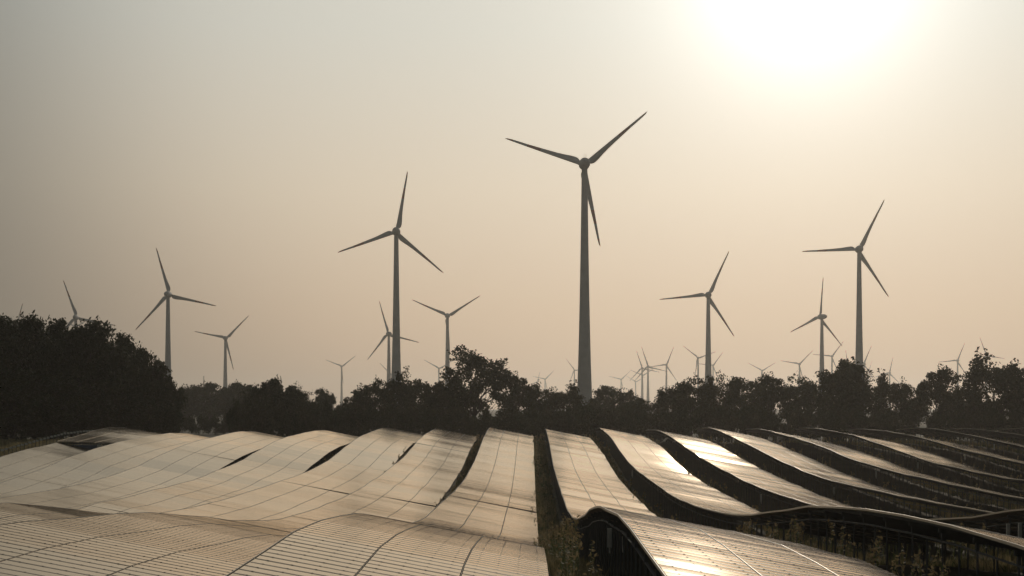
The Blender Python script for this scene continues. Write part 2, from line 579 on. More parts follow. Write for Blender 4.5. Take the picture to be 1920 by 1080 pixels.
        rm.box(5.57, 5.63, y - d0 - .03, y - d0 + .03, z0 - 0.32 - t * 5.6, z0 - 0.20 - t * 5.6)
        y += 3.0
    obj('rafter_set', rm.mesh('rafter_set', [M['steel']]), root, kind='stuff')
    for by in boxes:
        if d0 < by < d1:
            z = float(SR(r, by)) + jit - 0.56 - zb
            obj('inverter_box', BOX, root, (0.0, by - d0, z), (0, 0, rng.normal(0, 0.06)))
    return root, jit, zb

AISLE = {}
def ordinal(n):
    return ['', 'first', 'second', 'third', 'fourth', 'fifth', 'sixth', 'seventh', 'eighth', 'ninth', 'tenth', 'eleventh', 'twelfth'][n]
BOUNDS = {
    0: [241, 212, 186, 149, 112, 82, 52.4, 26, 8],
    1: [241, 214, 180, 146, 112, 80, 53, 20, 6],
}
DMIN = {-8: 165, -7: 150, -6: 128, -5: 108, -4: 90, -3: 72, -2: 46, -1: 24, 0: 8, 1: 6, 2: 14, 3: 24, 4: 36, 5: 48, 6: 60, 7: 74, 8: 88, 9: 104, 10: 120, 11: 140}
BOXES = {1: [44.5], 2: [153, ], 3: [58.0, 56.6, 120], 4: [131, ], 5: [150, ], 6: [165], 7: [175], 8: [190]}
special = {}
for r in range(-6, 12):
    dend = 241.0 if r > -3 else 241.0 / (1 + 0.17 * float(smooth01((-row_x(r) - 22) / 26))) + 4
    if r in BOUNDS:
        bs = BOUNDS[r]
    elif r == -6:
        bs = [204, 172.5, 146, 117]
    else:
        bs = [dend]
        step = [29.6, 31.4, 33.0, 30.2, 32.1][r % 5]
        first = 12 + (r * 7 % 19)
        bs.append(dend - first)
        while bs[-1] - step > DMIN[r] - (34 if r < 0 else 10):
            bs.append(bs[-1] - step)
    if r <= 0:
        where = 'first row left of the straight grass aisle' if r == 0 else '%s row left of the straight grass aisle' % ordinal(1 - r)
    else:
        where = '%s row right of the straight grass aisle' % ordinal(r)
    for i in range(len(bs) - 1):
        d1, d0 = bs[i], bs[i + 1] + 0.03
        lab = 'solar table %s, in the %s' % ('at the crest' if i == 0 else '%s from the crest' % ordinal(i + 1), where)
        near = (d0 + d1) / 2 < 72 and abs(row_x(r) + 3.5) < 30
        flat = 0.12 if (r == -6 and i == 0) else None
        if flat is not None:
            lab = 'raised solar table end with a dark blue gap beneath, beside the black forest'
        special[(r, i)] = table(r, d0, d1, lab, near, flat, BOXES.get(r, ()))

# the raised end in the row by the forest: a dark blue sheet added as the shade under it, and a white corner post
root, jit, zb = special[(-6, 0)]
x0 = row_x(-6); d0 = 172.55
zt = float(SR(-6, d0)) - zb + jit
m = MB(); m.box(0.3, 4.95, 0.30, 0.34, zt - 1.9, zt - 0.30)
obj('shade_sheet', m.mesh('shade_sheet', [M['underside_shade']]), root)
m = MB(); m.box(4.98, 5.16, -0.06, 0.22, zt - 1.9, zt - 0.24); m.box(5.24, 5.42, -0.06, 0.22, zt - 1.9, zt - 0.24)
obj('corner_post', m.mesh('corner_post', [M['white']]), root, label='white corner post')
# loose conduit and strap hanging under the hump of the first row right of the aisle
for key, (root, jit, zb) in special.items():
    if key[0] == 1 and BOUNDS[1][key[1]] > 46 > BOUNDS[1][key[1] + 1]:
        d0 = BOUNDS[1][key[1] + 1] + 0.1
        z = float(SR(1, 43.0)) + jit - zb
        m = MB(); m.tube([(0.3, 43.0 - d0, z - 0.75), (0.3, 43.0 - d0, z - 1.0), (0.32, 43.0 - d0, z - 1.25)], [0.016, 0.016, 0.014], 6)
        obj('conduit', m.mesh('conduit', [M['white']]), root)
        m = MB(); m.tube([(0.28, 43.4 - d0, z - 0.62), (0.1, 36.4 - d0, z - 0.30)], [0.015, 0.015], 5)
        obj('strap', m.mesh('strap', [M['white']]), root)

# ------------------------------------------------------------------ perimeter fence on the left
fe = thing('perimeter_fence', 'dark perimeter fence with a line of small pale plates along its top', 'fence', (-68, 180, 0))
tagm = MB(); tagm.box(-0.18, 0.18, -0.012, 0.012, -0.26, 0.0)
PLATE = tagm.mesh('plate', [M['white']])
fpm = MB(); fpm.tube([(0, 0, 0.02), (0, 0, -2.4)], [0.04, 0.04], 6)
FPOST = fpm.mesh('post', [M['wood']])
fpath = []
for k in range(46):
    D = 158 + k * 1.42
    x = -68.0
    top = float(ground_z(-70, D)) + 2.1
    fpath.append((x + 68, D - 180, top))
for k, p in enumerate(fpath):
    obj('post', FPOST, fe, p)
    if k < len(fpath) - 1:
        q = fpath[k + 1]
        obj('plate', PLATE, fe, ((p[0] + q[0]) / 2, (p[1] + q[1]) / 2, (p[2] + q[2]) / 2 + rng.normal(0, 0.015)), (0, rng.normal(0, 0.12), rng.normal(0.2, 0.2)))
m = MB()
for hz in (-0.12, -0.9, -1.7):
    m.tube([(p[0], p[1], p[2] + hz) for p in fpath], [0.012] * len(fpath), 4)
obj('wire', m.mesh('wire', [M['wood']]), fe)

# ------------------------------------------------------------------ trees
def tube_limbs(mb, p0, p1, r0, r1, wob, n=5, seg=5):
    p0 = Vector(p0); p1 = Vector(p1)
    pts = []; rad = []
    L = (p1 - p0).length
    for k in range(seg + 1):
        t = k / seg
        p = p0.lerp(p1, t)
        if 0 < k < seg:
            p = p + Vector((random.gauss(0, 1), random.gauss(0, 1), random.gauss(0, 0.6))) * wob * L
        pts.append(p); rad.append(r0 + (r1 - r0) * t)
    mb.tube(pts, rad, n)
    return pts

def make_tree(seed, H, W, base, clumps, per, leaf, clump_r, openness, trunk_r, flat=1.0, low=0.25, lm='leaf'):
    """returns (trunk mesh, crown mesh); the crown is leaf-sized faces gathered in clumps at the limbs' ends"""
    random.seed(seed)
    g = np.random.default_rng(seed)
    mb = MB()
    top = Vector((random.gauss(0, 0.04) * W, random.gauss(0, 0.04) * W, base + (H - base) * 0.55))
    spine = tube_limbs(mb, (0, 0, -0.6), top, trunk_r, trunk_r * 0.35, 0.02, 8, 7)
    cz = base + (H - base) * 0.5
    hz = (H - base) * 0.5
    centres = []
    # main boughs, each carrying a lobe of clumps
    nb = max(6, int(clumps / 7))
    lobes = []
    for b in range(nb):
        a = 2 * math.pi * (b + random.random() * 0.7) / nb * 2.618
        u = random.random()
        zz = -0.75 + 1.65 * ((b + 0.5) / nb)
        rr = math.sqrt(max(0.05, 1 - abs(zz) ** 2.2)) * random.uniform(0.45, 0.80)
        if zz < 0:
            rr *= 1 - low * abs(zz)
        lobes.append(Vector((math.cos(a) * rr * W / 2, math.sin(a) * rr * W / 2, cz + zz * hz * 0.80)))
    for lb in lobes:
        t = min(0.95, max(0.2, (lb.z - base * 0.6) / max(0.1, H - base) * 0.7))
        st = spine[int(t * (len(spine) - 1))]
        pts = tube_limbs(mb, st, lb, trunk_r * 0.38, trunk_r * 0.08, 0.05, 5, 5)
        k = max(3, int(clumps / nb))
        lr = W * 0.17
        for j in range(k):
            d = Vector((random.gauss(0, 1), random.gauss(0, 1), random.gauss(0, 0.8)))
            d.normalize()
            p = lb + d * lr * random.uniform(0.35, 1.25)
            # keep inside the envelope
            e = Vector((p.x / (W / 2), p.y / (W / 2), (p.z - cz) / hz))
            if e.length > 1.0:
                f = random.uniform(0.86, 1.02) / e.length
                p = Vector((p.x * f, p.y * f, cz + (p.z - cz) * f))
            centres.append(p)
            if random.random() < 0.6:
                tube_limbs(mb, pts[3], p, trunk_r * 0.10, 0.02, 0.06, 4, 3)
    cs = np.array([c[:] for c in centres])
    Q = []
    for c in cs:
        r = clump_r * g.uniform(0.6, 1.35)
        n = int(per * g.uniform(0.55, 1.4))
        d = g.normal(0, 1, (n, 3)); d /= np.linalg.norm(d, axis=1)[:, None]
        rad = r * g.uniform(0.15, 1.0, n) ** 0.6
        # a clump is itself a few sprays
        sp = g.normal(0, 0.38 * r, (max(3, n // 14), 3))
        pos = c + d * rad[:, None] * np.array([1, 1, 0.75]) * 0.75 + sp[g.integers(0, len(sp), n)]
        a = g.normal(0, 1, (n, 3)); a /= np.linalg.norm(a, axis=1)[:, None]
        b = np.cross(a, g.normal(0, 1, (n, 3))); b /= np.linalg.norm(b, axis=1)[:, None]
        ls = leaf * g.uniform(0.6, 1.35, n)
        l = a * ls[:, None]; w = b * ls[:, None] * 0.55
        Q.append(np.stack([pos - l, pos - w * 0.9 - l * 0.1, pos + l, pos + w], 1))
    Q = np.concatenate(Q)
    return mb.mesh('trunk', [M['bark']], smooth=True), quad_mesh('crown', Q, [M[lm]]), H, W

VAR = {}
def variants():
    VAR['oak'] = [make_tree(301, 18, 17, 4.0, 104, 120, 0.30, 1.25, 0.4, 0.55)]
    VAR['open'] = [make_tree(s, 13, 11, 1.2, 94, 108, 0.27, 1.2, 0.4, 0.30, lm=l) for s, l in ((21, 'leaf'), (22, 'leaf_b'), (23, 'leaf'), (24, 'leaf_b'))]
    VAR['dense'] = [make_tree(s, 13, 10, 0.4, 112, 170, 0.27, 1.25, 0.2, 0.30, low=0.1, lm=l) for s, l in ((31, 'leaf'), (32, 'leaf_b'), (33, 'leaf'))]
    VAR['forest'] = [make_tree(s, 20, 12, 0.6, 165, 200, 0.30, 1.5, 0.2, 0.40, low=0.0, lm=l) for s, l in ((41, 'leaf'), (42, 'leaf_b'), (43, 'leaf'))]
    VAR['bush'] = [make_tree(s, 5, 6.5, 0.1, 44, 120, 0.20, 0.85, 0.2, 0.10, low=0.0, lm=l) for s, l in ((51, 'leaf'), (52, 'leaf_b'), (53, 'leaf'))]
variants()
random.seed(99)
COUNT = {}
def tree(px, top, half, D, var, label, group, rz=None, name='tree'):
    s = F / D
    x = (px - XV) / s
    zg = float(ground_z(x, D))
    h = (YH - top) / s + ZC - zg
    k = COUNT.get(var, 0); COUNT[var] = k + 1
    tm, cm, H, W = VAR[var][k % len(VAR[var])]
    w = 2 * half / s * {'open': 1.22, 'dense': 1.12, 'forest': 1.1}.get(var, 1.0)
    o = thing(name, label, 'bush' if name == 'bush' else 'tree', (x, D, zg), rz if rz is not None else random.uniform(0, 6.28), group)
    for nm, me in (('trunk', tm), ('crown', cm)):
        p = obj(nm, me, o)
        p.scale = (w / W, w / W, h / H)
    return o

FG = 'trees of the black forest at the left edge'
TL = 'trees of the hedgerow behind the solar field'
HZ = 'hazy trees in the gap beside the forest'
T = [
 # left forest, front to back
 (-70, 570, 62, 222, 'forest', 'dark forest tree at the far left end, cut by the picture edge', FG),
 (8, 574, 60, 226, 'forest', 'dark forest tree filling the left picture edge, tallest of the black forest', FG),
 (66, 588, 54, 232, 'forest', 'dark forest tree beside the small blade tip, second from the picture edge', FG),
 (118, 594, 48, 240, 'forest', 'dark forest tree under the half-hidden turbine at the left', FG),
 (150, 601, 40, 244, 'forest', 'dark forest tree closing off the tower of the half-hidden turbine', FG),
 (178, 598, 54, 236, 'forest', 'round dark forest tree just right of the half-hidden turbine', FG),
 (222, 622, 44, 244, 'forest', 'dark forest tree where the black forest begins to slope down', FG),
 (252, 652, 42, 248, 'dense', 'dark tree midway down the sloping end of the black forest', FG),
 (286, 676, 38, 250, 'dense', 'dark tree left of the tower of the turbine beside the forest', FG),
 (312, 708, 28, 252, 'open', 'ragged small tree in front of the tower foot beside the forest', FG),
 (20, 690, 60, 216, 'dense', 'low dark tree in front, at the left edge behind the fence', FG),
 (95, 700, 55, 226, 'dense', 'low dark tree in front, behind the start of the plate fence', FG),
 (170, 710, 55, 234, 'dense', 'low dark tree in front of the forest, above the raised table end', FG),
 (240, 730, 48, 242, 'dense', 'low dark tree in front of the forest, above the second crest', FG),
 (300, 748, 36, 246, 'dense', 'last low dark tree at the right foot of the black forest', FG),
 # hazy gap
 (352, 722, 30, 470, 'dense', 'hazy tree just right of the forest foot', HZ),
 (392, 718, 32, 500, 'dense', 'hazy tree left of the thin turbine tower in the gap', HZ),
 (436, 717, 30, 480, 'dense', 'hazy tree at the foot of the thin turbine tower in the gap', HZ),
 (470, 722, 30, 460, 'dense', 'hazy tree half behind the dark clump', HZ),
 # dark clump
 (497, 710, 40, 275, 'dense', 'dark pointed tree at the left of the middle clump', TL),
 (538, 722, 38, 272, 'dense', 'dark round tree in the middle clump, right of the pointed one', TL),
 (574, 752, 30, 270, 'dense', 'dark low tree ending the middle clump', TL),
 (606, 729, 20, 360, 'dense', 'small round hazy tree standing alone left of the short white turbine', TL),
 (628, 764, 28, 300, 'dense', 'low dark tree at the foot of the short white turbine', TL),
 (662, 738, 30, 275, 'open', 'dark tree right of the short white turbine', TL),
 (702, 712, 36, 280, 'open', 'ragged dark tree left of the second tallest turbine tower', TL),
 (745, 699, 30, 276, 'open', 'dark tree at the foot of the second tallest turbine tower', TL),
 (787, 706, 34, 285, 'open', 'dark tree between the second tallest turbine and the big oak', TL),
 (835, 716, 34, 275, 'dense', 'dark tree at the left foot of the big oak', TL),
 (893, 655, 80, 278, 'oak', 'big oak with branches showing through gaps, tallest of the hedgerow', TL, 0.0479),
 (972, 700, 34, 284, 'open', 'open tree at the right shoulder of the big oak', TL),
 (1012, 720, 34, 282, 'open', 'dark tree under two tiny far turbines, right of the oak', TL),
 (1058, 722, 36, 278, 'open', 'dark tree left of the tallest turbine foot', TL),
 (1104, 752, 26, 300, 'dense', 'low tree in front of the tallest turbine foot', TL),
 (1148, 718, 36, 330, 'open', 'hazy open tree right of the tallest turbine foot', TL),
 (1190, 746, 30, 290, 'dense', 'low dark tree below the cluster of far turbines', TL),
 (1252, 726, 34, 280, 'open', 'dark tree right of the cluster of far turbines', TL),
 (1296, 708, 40, 280, 'open', 'tree left of the tower with a level left blade, middle right', TL),
 (1344, 706, 32, 282, 'open', 'tree at the foot of the tower with a level left blade, middle right', TL),
 (1398, 700, 38, 280, 'open', 'tree below the small turbine showing two raised blades', TL),
 (1450, 701, 38, 284, 'open', 'tree right of the small turbine showing two raised blades', TL),
 (1500, 705, 36, 280, 'open', 'tree left of the slim turbine with its nacelle showing', TL),
 (1580, 674, 54, 274, 'dense', 'dense tall tree in front of the tower pair on the right', TL),
 (1670, 703, 34, 284, 'open', 'open tree with sky gaps right of the dense tall tree', TL),
 (1712, 714, 28, 288, 'open', 'low open tree between the dense tall tree and the right end', TL),
 (1757, 688, 40, 278, 'open', 'tree left of the lone turbine near the right end', TL),
 (1806, 722, 28, 288, 'open', 'low tree under the lone turbine near the right end', TL),
 (1862, 668, 52, 268, 'open', 'big tree hiding the last turbine on the right', TL),
 (1924, 661, 50, 266, 'open', 'big tree cut by the right picture edge', TL),
 (2010, 676, 50, 270, 'dense', 'dense tree past the right picture edge', TL),
]
for t in T:
    tree(*t)
# understorey along the foot of the hedgerow
BL = 'bushes along the foot of the hedgerow'
BUSHES = {}
k = 0
for px in np.arange(452, 2010, 31):
    if 1702 < px < 1740:
        continue
    top = 768 + random.uniform(-14, 10)
    if px < 640: top -= 6
    k += 1
    qx = float(px + random.uniform(-7, 7))
    # name each bush by the mark that stands nearest above it
    marks = [(470, 'the hazy gap'), (540, 'the middle clump of trees'), (606, 'the lone round hazy tree'), (641, 'the short white turbine'), (702, 'the ragged tree left of the second tallest turbine'),
             (743, 'the second tallest turbine tower'), (790, 'the gap before the big oak'), (893, 'the big oak'), (1012, 'the two tiny far turbines'), (1098, 'the tallest turbine tower'),
             (1205, 'the far turbine cluster'), (1328, 'the mid-sized turbine tower'), (1429, 'the small V-bladed turbine'), (1541, 'the slim turbine tower'), (1611, 'the large right turbine tower'),
             (1670, 'the open tree with sky gaps'), (1757, 'the trees before the lone right turbine'), (1795, 'the lone right turbine'), (1880, 'the big trees at the right edge')]
    mk = min(marks, key=lambda m_: abs(m_[0] - qx))
    used = BUSHES.setdefault(mk[1], [])
    used.append((qx - mk[0], tree(qx, top, random.uniform(22, 34), random.uniform(258, 268), 'bush', 'bush', BL, name='bush')))
for mname, lst in BUSHES.items():
    lst.sort(key=lambda t_: t_[0])
    for q, (dx, o) in enumerate(lst):
        n_ = len(lst)
        if n_ == 1:
            o['label'] = 'low dark hedgerow bush below ' + mname
        elif n_ == 2:
            o['label'] = '%s of the two low dark bushes below %s' % (('left one', 'right one')[q], mname)
        else:
            o['label'] = '%s of %s low bushes below %s' % ((ordinal(q + 1) + ' from left'), {3: 'three', 4: 'four', 5: 'five', 6: 'six'}.get(n_, 'many'), mname)
for px, top, half, D, lab in ((-30, 790, 34, 216, 'dark bush at the far left, cut by the picture edge, behind the plate fence'), (22, 786, 32, 219, 'dark bush behind the left end of the plate fence'),
                              (70, 780, 32, 223, 'dark bush at the forest foot, behind the middle of the plate fence'), (118, 776, 32, 228, 'dark bush at the forest foot left of the raised table end'),
                              (165, 774, 32, 233, 'dark bush at the forest foot right above the raised table end'), (210, 774, 32, 238, 'dark bush at the forest foot behind the first crest from the left'),
                              (255, 776, 30, 242, 'dark bush at the forest foot behind the second crest from the left'), (300, 780, 26, 245, 'dark bush ending the forest foot, left of the hazy gap')):
    tree(px, top, half, D, 'bush', lab, 'bushes along the forest foot', name='bush')
for px, lab in ((342, 'hazy thicket right at the forest foot, below the hazy trees'), (372, 'hazy thicket below the first hazy tree'), (404, 'hazy thicket left of the thin turbine foot'),
                (434, 'hazy thicket behind the bare shrub'), (464, 'hazy thicket at the left foot of the dark middle clump')):
    tree(px, 776 + (px % 7), 22, 345, 'bush', lab, 'hazy thickets in the gap beside the forest', name='bush')
# bare shrub in the gap
def bare_shrub():
    random.seed(5)
    D = 256; s = F / D
    x = (441 - XV) / s; zg = float(ground_z(x, D))
    o = thing('bare_shrub', 'leafless shrub standing dark before the hazy gap', 'shrub', (x, D, zg))
    for k in range(13):
        m = MB()
        a = random.uniform(0, 6.28); L = random.uniform(2.5, 4.6)
        tip = Vector((math.cos(a) * L * 0.42, math.sin(a) * L * 0.42, L))
        pts = tube_limbs(m, (0, 0, -0.2), tip, 0.07, 0.015, 0.05, 5, 5)
        for j in (2, 3, 4):
            for q in range(2):
                d = Vector((random.gauss(0, 1), random.gauss(0, 1), abs(random.gauss(0.6, 0.5)))).normalized()
                tube_limbs(m, pts[j], pts[j] + d * random.uniform(0.6, 1.4), 0.03, 0.01, 0.06, 4, 3)
        obj('branch', m.mesh('branch', [M['bark']]), o)
bare_shrub()

# ------------------------------------------------------------------ wind turbines
RR = 35.0
def blade_mesh():
    st = [(0.028, 1.55, 1.5), (0.055, 1.7, 1.45), (0.075, 2.35, 1.2), (0.10, 2.85, 1.0), (0.135, 2.95, 0.8), (0.19, 2.75, 0.65), (0.27, 2.30, 0.5), (0.36, 1.95, 0.4),
          (0.48, 1.66, 0.32), (0.55, 1.50, 0.27), (0.72, 1.12, 0.2), (0.80, 1.02, 0.15), (0.90, 0.84, 0.1), (0.97, 0.56, 0.06), (1.0, 0.06, 0.02)]
    prof = [(0.0, 0.0), (0.06, 0.34), (0.28, 0.5), (0.6, 0.36), (1.0, 0.02), (0.6, -0.22), (0.28, -0.42), (0.06, -0.3)]
    V = []; Fc = []; I = []
    for t, c, th in st:
        le = -0.80 * (1 - t) ** 0.7
        tw = math.radians(14 * (1 - t) ** 2)
        for u, v in prof:
            x = le + u * c; y = v * th
            V.append((x * math.cos(tw) - y * math.sin(tw), x * math.sin(tw) + y * math.cos(tw), t * RR))
    n = len(prof)
    for k in range(len(st) - 1):
        for j in range(n):
            Fc.append((k * n + j, k * n + (j + 1) % n, (k + 1) * n + (j + 1) % n, (k + 1) * n + j))
            I.append(1 if st[k][0] in (0.55, 0.90, 0.97) else 0)
    Fc.append(tuple(range(n))); I.append(0)
    Fc.append(tuple(reversed(range((len(st) - 1) * n, len(st) * n)))); I.append(1)
    return new_mesh('blade', V, Fc, [M['turbine'], M['redband']], I, True)
def lathe_y(name, prof, n=20):
    V = []; Fc = []
    for y, r in prof:
        for j in range(n):
            a = 2 * math.pi * j / n
            V.append((r * math.cos(a), y, r * math.sin(a)))
    for k in range(len(prof) - 1):
        for j in range(n):
            Fc.append((k * n + j, k * n + (j + 1) % n, (k + 1) * n + (j + 1) % n, (k + 1) * n + j))
    Fc.append(tuple(range(n))); Fc.append(tuple(reversed(range((len(prof) - 1) * n, len(prof) * n))))
    return new_mesh(name, V, Fc, [M['turbine']], None, True)
BLADE = blade_mesh()
NAC = lathe_y('nacelle', [(-6.2, 0.1), (-6.0, 0.8), (-5.3, 1.45), (-4.0, 1.9), (-2.2, 2.25), (-0.3, 2.35), (1.3, 2.25)])
HUB = lathe_y('hub', [(1.35, 2.2), (2.4, 2.3), (3.5, 2.1), (4.4, 1.6), (5.0, 1.0), (5.25, 0.1)])
def tower_mesh():
    V = []; Fc = []
    prof = [(0, 3.75), (0.06, 3.42), (0.14, 3.05), (0.24, 2.68), (0.36, 2.34), (0.5, 2.02), (0.65, 1.74), (0.8, 1.5), (0.92, 1.32), (1.0, 1.22)]
    n = 24
    for z, r in prof:
        for j in range(n):
            a = 2 * math.pi * j / n
            V.append((r * math.cos(a), r * math.sin(a), z))
    for k in range(len(prof) - 1):
        for j in range(n):
            Fc.append((k * n + j, k * n + (j + 1) % n, (k + 1) * n + (j + 1) % n, (k + 1) * n + j))
    Fc.append(tuple(reversed(range(n)))); Fc.append(tuple(range((len(prof) - 1) * n, len(prof) * n)))
    return new_mesh('tower', V, Fc, [M['concrete']], None, True)
TOWER = tower_mesh()
am = MB(); am.tube([(0, 0, 0), (0, 0, 1.5)], [0.05, 0.04], 5); am.tube([(-0.6, 0, 0), (-0.6, 0, 1.0), (0.6, 0, 1.0), (0.6, 0, 0)], [0.04] * 4, 4)
MAST = am.mesh('wind_vane', [M['turbine']])
WG = 'wind turbines on the plain'
def turbine(hx, hy, R, phis, yaw, label):
    s = R / RR
    D = F / s
    x = (hx - XV) / s
    zg = float(ground_z(x, D)) if D < 5900 else ZC - 6.6
    zh = ZC - (hy - YH) / s
    o = thing('wind_turbine', label, 'wind turbine', (x, D, zg), math.radians(yaw), WG)
    H = zh - zg
    t = obj('tower', TOWER, o, (0, 0, -0.5)); t.scale = (1, 1, H - 1.2)
    obj('nacelle', NAC, o, (0, 0, H))
    obj('hub', HUB, o, (0, 0, H))
    if R > 100:
        obj('wind_vane', MAST, o, (0, -3.0, H + 2.2))
    for ph in phis:
        obj('blade', BLADE, o, (0, 2.6, H), (0, math.radians(90 - ph), 0))
TB = [
 (1096, 307, 157, (40.5, 162, 281.4), 2, 'tallest wind turbine, its tower rising right of the picture centre'),
 (743, 434, 117, (80, 200, 319.5), 4, 'second tallest wind turbine, one blade almost straight up, left of centre'),
 (1611, 467, 106, (63, 182, 302.5), -3, 'large wind turbine at the right with one blade level to the left'),
 (1328, 553, 92, (65, 185, 302.5), -4, 'mid-sized wind turbine with a level left blade, between the tallest and the right one'),
 (315, 552, 92, (105.6, 347, 226.8), 0, 'wind turbine beside the black forest, a blade leaning up to the left'),
 (839, 592, 73, (156, 32.3, 274), 5, 'wind turbine rising behind the big oak, two blades raised in a wide V'),
 (422.5, 634, 61, (168, 45, 284), 0, 'thin wind turbine standing over the hazy gap right of the forest'),
 (729, 626, 64, (106, 231, 347), 24, 'wind turbine half behind the second tallest tower, thin angled blades'),
 (1541, 594, 76, (84.5, 204, 315), 27, 'slim wind turbine left of the large right one, nacelle showing behind its rotor'),
 (142, 595, 74, (109, 229, 349), 8, 'wind turbine half sunk behind the top of the black forest'),
 (140, 613, 34, (31, 151, 271), 0, 'small turbine hidden by the forest save one blade tip'),
 (27.5, 618, 52, (75, 195, 315), 0, 'turbine hidden behind the forest, one blade tip above the trees at far left'),
 (640.5, 687, 33, (158, 38, 275), 0, 'short white turbine standing alone above the low trees left of centre'),
 (736, 706, 35, (134, 24, 256), 0, 'tiny turbine hidden behind the second tallest tower'),
 (823, 691, 33, (150, 30, 270), 0, 'far turbine behind the left side of the big oak, one blade showing'),
 (1022, 711, 24, (167, 45, 283), 0, 'tiny far turbine just right of the big oak, two blades up'),
 (1007, 717, 22, (75, 195, 315), 0, 'faint far turbine mostly hidden right of the oak, one upright blade'),
 (1077, 694, 27, (126, 6, 249), 0, 'far turbine tucked against the left of the tallest tower'),
 (1164.5, 711.5, 24, (165, 43, 284), 0, 'low far turbine just right of the tallest tower foot'),
 (1192, 716, 21, (148, 28, 268), 0, 'smallest turbine of the far cluster, lowest hub'),
 (1204, 690, 34, (108, 226, 347), 3, 'front left turbine of the far cluster, blade leaning up to the left'),
 (1215, 687, 39, (108, 228, 346), 3, 'tallest turbine of the far cluster, its blade tip the highest'),
 (1205, 704, 26, (156, 32, 274), 0, 'far cluster turbine with a wide V of blades, behind the front ones'),
 (1249.5, 684, 36, (68, 187, 303), -3, 'right turbine of the far cluster, one blade level to the left'),
 (1309, 671, 36, (141, 19.5, 261), 0, 'far turbine just left of the mid-sized tower, blade up to the left'),
 (1337, 685, 31, (53, 174, 293), 0, 'far turbine just right of the mid-sized tower, blade up to the right'),
 (1429, 695, 30, (151, 31, 271), 0, 'small turbine showing two raised blades above the right trees'),
 (1499, 682.5, 36, (170, 45, 285), 0, 'faint turbine left of the slim one, a blade up to the right'),
 (1560, 668, 36, (52, 174, 293), 0, 'far turbine behind the slim tower, seen over the dense tall tree'),
 (1591, 692, 36, (98, 218, 338), 0, 'turbine hidden by the dense tall tree, only a faint upright blade tip shown'),
 (1620, 681, 36, (66, 186, 302), 0, 'far turbine directly behind the foot of the large right tower'),
 (1629, 696, 20, (72, 192, 312), 0, 'tiny turbine right of the large right tower, one blade upright'),
 (1668, 699, 31, (77, 197, 315), 0, 'small turbine right of the large right tower, over the open tree'),
 (1795.5, 676, 36, (67, 185, 303), 0, 'lone turbine near the right end, left blade level'),
 (1850, 666, 36, (110, 230, 350), 0, 'rightmost turbine, half hidden by the big tree at the right edge'),
]
for t in TB:
    turbine(*t)
# thin lattice masts far off
def lattice(px, top, D, label):
    s = F / D
    x = (px - XV) / s; zg = float(ground_z(x, D)); h = ZC + (YH - top) / s - zg
    o = thing('radio_mast', label, 'mast', (x, D, zg))
    m = MB()
    for sx, sy in ((-1, -1), (1, -1), (1, 1), (-1, 1)):
        m.tube([(sx * 0.9, sy * 0.9, 0), (sx * 0.35, sy * 0.35, h)], [0.12, 0.08], 4)
    obj('mast_legs', m.mesh('mast_legs', [M['steel']]), o)
    m = MB()
    k = int(h / 2)
    for q in range(k):
        z0, z1 = h * q / k, h * (q + 1) / k
        w0, w1 = 0.9 - 0.55 * q / k, 0.9 - 0.55 * (q + 1) / k
        for a in range(4):
            c = ((-1, -1), (1, -1), (1, 1), (-1, 1))
            p, r_ = c[a], c[(a + 1) % 4]
            m.tube([(p[0] * w0, p[1] * w0, z0), (r_[0] * w1, r_[1] * w1, z1)], [0.05, 0.05], 3, cap=False)
    obj('bracing', m.mesh('bracing', [M['steel']]), o)
lattice(382, 705, 1500, 'faint lattice mast above the hazy gap, left of the thin turbine')
lattice(527, 711, 1500, 'faint lattice mast above the dark middle clump of trees')

# ------------------------------------------------------------------ grass and weeds in the aisles
def tufts(n_fn):
    pos = []
    for r in range(-4, 11):
        xa, xb = row_x(r) + ROW_W - 0.3, row_x(r + 1) - 0.35
        dm = DMIN.get(r, 10)
        for d0 in np.arange(max(8, dm, 118 if r < 0 else 0), 244, 4.0):
            dens = n_fn(r, d0)
            xa = row_x(r) + ROW_W + (0.2 if d0 < 75 else -0.3)
            n = rng.poisson(dens * (xb - xa) * 4.0)
            if n:
                pos.append(np.stack([rng.uniform(xa, xb, n), rng.uniform(d0, d0 + 4, n)], 1))
    return np.concatenate(pos)
def clumpiness(x, y):
    return 0.5 + 0.5 * np.sin(x * 1.7 + 1.3 * np.sin(y * 0.31)) * np.sin(y * 0.53 + 0.8 * np.sin(x * 0.7)) + 0.25 * np.sin(y * 1.9 + x)
def grass_blades(P, blades, hmin, hmax, w, lean):
    n = len(P)
    zg = ground_z(P[:, 0], P[:, 1])
    cl = np.clip(clumpiness(P[:, 0], P[:, 1]), 0.05, 1.2)
    B = np.repeat(np.arange(n), blades)
    m = len(B)
    h = rng.uniform(hmin, hmax, m) * (0.5 + 0.5 * cl[B])
    a = rng.uniform(0, 2 * np.pi, m)
    base = np.stack([P[B, 0] + rng.normal(0, 0.10, m), P[B, 1] + rng.normal(0, 0.10, m), zg[B] - 0.06], 1)
    ln = rng.uniform(0.05, lean, m)
    tip = base + np.stack([np.cos(a) * h * ln, np.sin(a) * h * ln, h], 1)
    mid = (base + tip) / 2 + np.stack([np.cos(a), np.sin(a), np.zeros(m)], 1) * (-0.12 * h * ln)[:, None]
    b = rng.uniform(0, 2 * np.pi, m)
    ww = w * (1 + P[B, 1] / 110.0)
    side = np.stack([np.cos(b), np.sin(b), np.zeros(m)], 1) * ww[:, None]
    return np.stack([base - side * 0.5, mid + side, tip, mid - side], 1)
P = tufts(lambda r, d: 12.0 if d < 70 else (6.0 if d < 130 else 4.0))
G = grass_blades(P, 8, 0.4, 0.95, 0.011, 0.5)
obj('dry_grass', quad_mesh('dry_grass', G, [M['dry']]), kind='stuff')
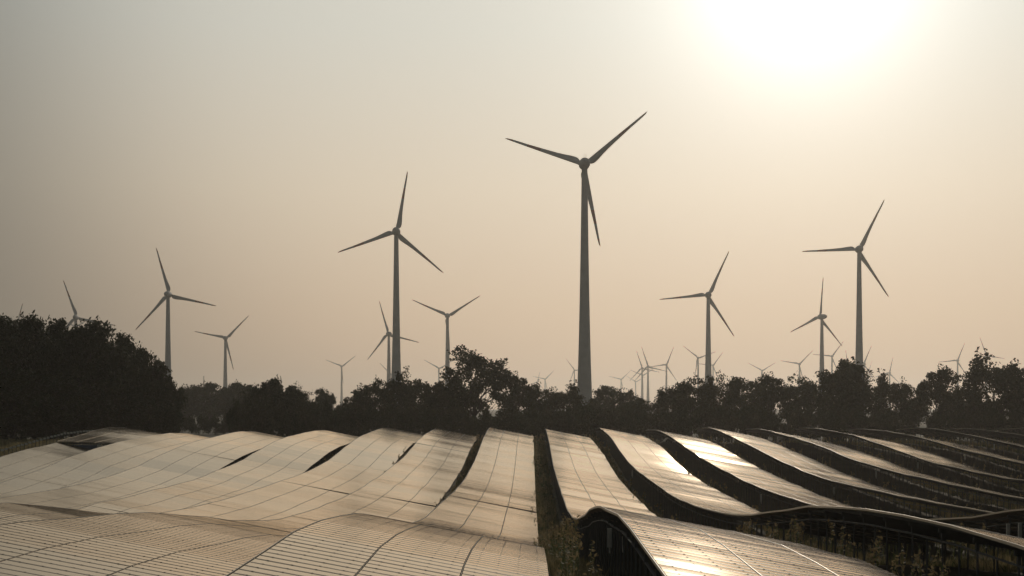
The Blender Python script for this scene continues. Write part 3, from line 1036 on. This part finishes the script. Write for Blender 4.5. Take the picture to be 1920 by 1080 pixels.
P2 = tufts(lambda r, d: 2.2 if d < 70 else 1.6)
G2 = grass_blades(P2, 8, 0.3, 0.7, 0.02, 0.9)
obj('green_grass', quad_mesh('green_grass', G2, [M['weed']]), kind='stuff')
# tall weeds with seed heads
P3 = tufts(lambda r, d: (3.2 if d < 90 else 0.7))
off = (P3[:, 0] - 2.4) % PITCH              # distance past a row's high edge
keep = ((clumpiness(P3[:, 0] + 3, P3[:, 1] * 0.8) > 0.52) | (P3[:, 1] < 52)) & ((P3[:, 1] > 75) | ((off > ROW_W + 0.15) & (off < ROW_W + 0.95)))
P3 = P3[keep]
def weeds(P):
    n = len(P)
    zg = ground_z(P[:, 0], P[:, 1])
    Q = []; I = []
    for i in range(n):
        h = rng.uniform(1.4, 2.15) if P[i, 1] < 75 else rng.uniform(1.0, 1.6)
        D = P[i, 1]
        lx, ly = rng.normal(0, 0.10, 2) * h
        b = np.array([P[i, 0], P[i, 1], zg[i] - 0.05])
        t = b + np.array([lx, ly, h])
        w = 0.008 * (1 + D / 60)
        sd = np.array([w, 0, 0])
        Q.append(np.array([b - sd, b + sd, t + sd * 0.5, t - sd * 0.5])); I.append(1)
        k = 16 if D < 70 else 9
        u = rng.uniform(0.15, 0.95, k)
        for f in u:
            p = b + (t - b) * f
            a = rng.uniform(0, 6.28); L = 0.17 * (1.1 - f) + 0.06
            d = np.array([math.cos(a) * L, math.sin(a) * L, L * rng.uniform(-0.1, 0.9)])
            s2 = np.array([-math.sin(a), math.cos(a), 0]) * 0.022 * (1 + D / 90)
            Q.append(np.array([p, p + d * .5 - s2, p + d, p + d * .5 + s2])); I.append(1)
        k = 14 if D < 70 else 7
        for q in range(k):
            p = b + (t - b) * rng.uniform(0.72, 1.06) + rng.normal(0, 0.05, 3)
            a = rng.normal(0, 1, 3); a /= np.linalg.norm(a)
            c = np.cross(a, rng.normal(0, 1, 3)); c /= np.linalg.norm(c)
            L = rng.uniform(0.03, 0.06) * (1 + D / 90)
            Q.append(np.array([p - a * L, p - c * L * .5, p + a * L, p + c * L * .5])); I.append(0)
    return np.array(Q), I
Q3, I3 = weeds(P3)
obj('tall_weeds', quad_mesh('tall_weeds', Q3, [M['seed'], M['weed']], I3), kind='stuff')
# meadow strip between fence and forest
n = 5000
Pm = np.stack([rng.uniform(-86, -69, n), rng.uniform(165, 222, n)], 1)
obj('meadow_grass', quad_mesh('meadow_grass', grass_blades(Pm, 6, 0.5, 1.1, 0.02, 0.5), [M['dry']]), kind='stuff')

# ------------------------------------------------------------------ haze
hm = MB()
zlow = ZC - 12.5
hm.box(-3400, 3400, -260, 6400, zlow, ZC + 130)
hmat = bpy.data.materials.new('haze_air')
hmat.use_nodes = True
hn = hmat.node_tree
hn.nodes.clear()
ho = hn.nodes.new('ShaderNodeOutputMaterial')
pv = hn.nodes.new('ShaderNodeVolumePrincipled')
pv.inputs['Color'].default_value = (*HAZE_COLOR, 1)
pv.inputs['Density'].default_value = HAZE_DENSITY
pv.inputs['Anisotropy'].default_value = HAZE_G
hn.links.new(pv.outputs[0], ho.inputs['Volume'])
obj('haze', hm.mesh('haze', [hmat]), kind='stuff')
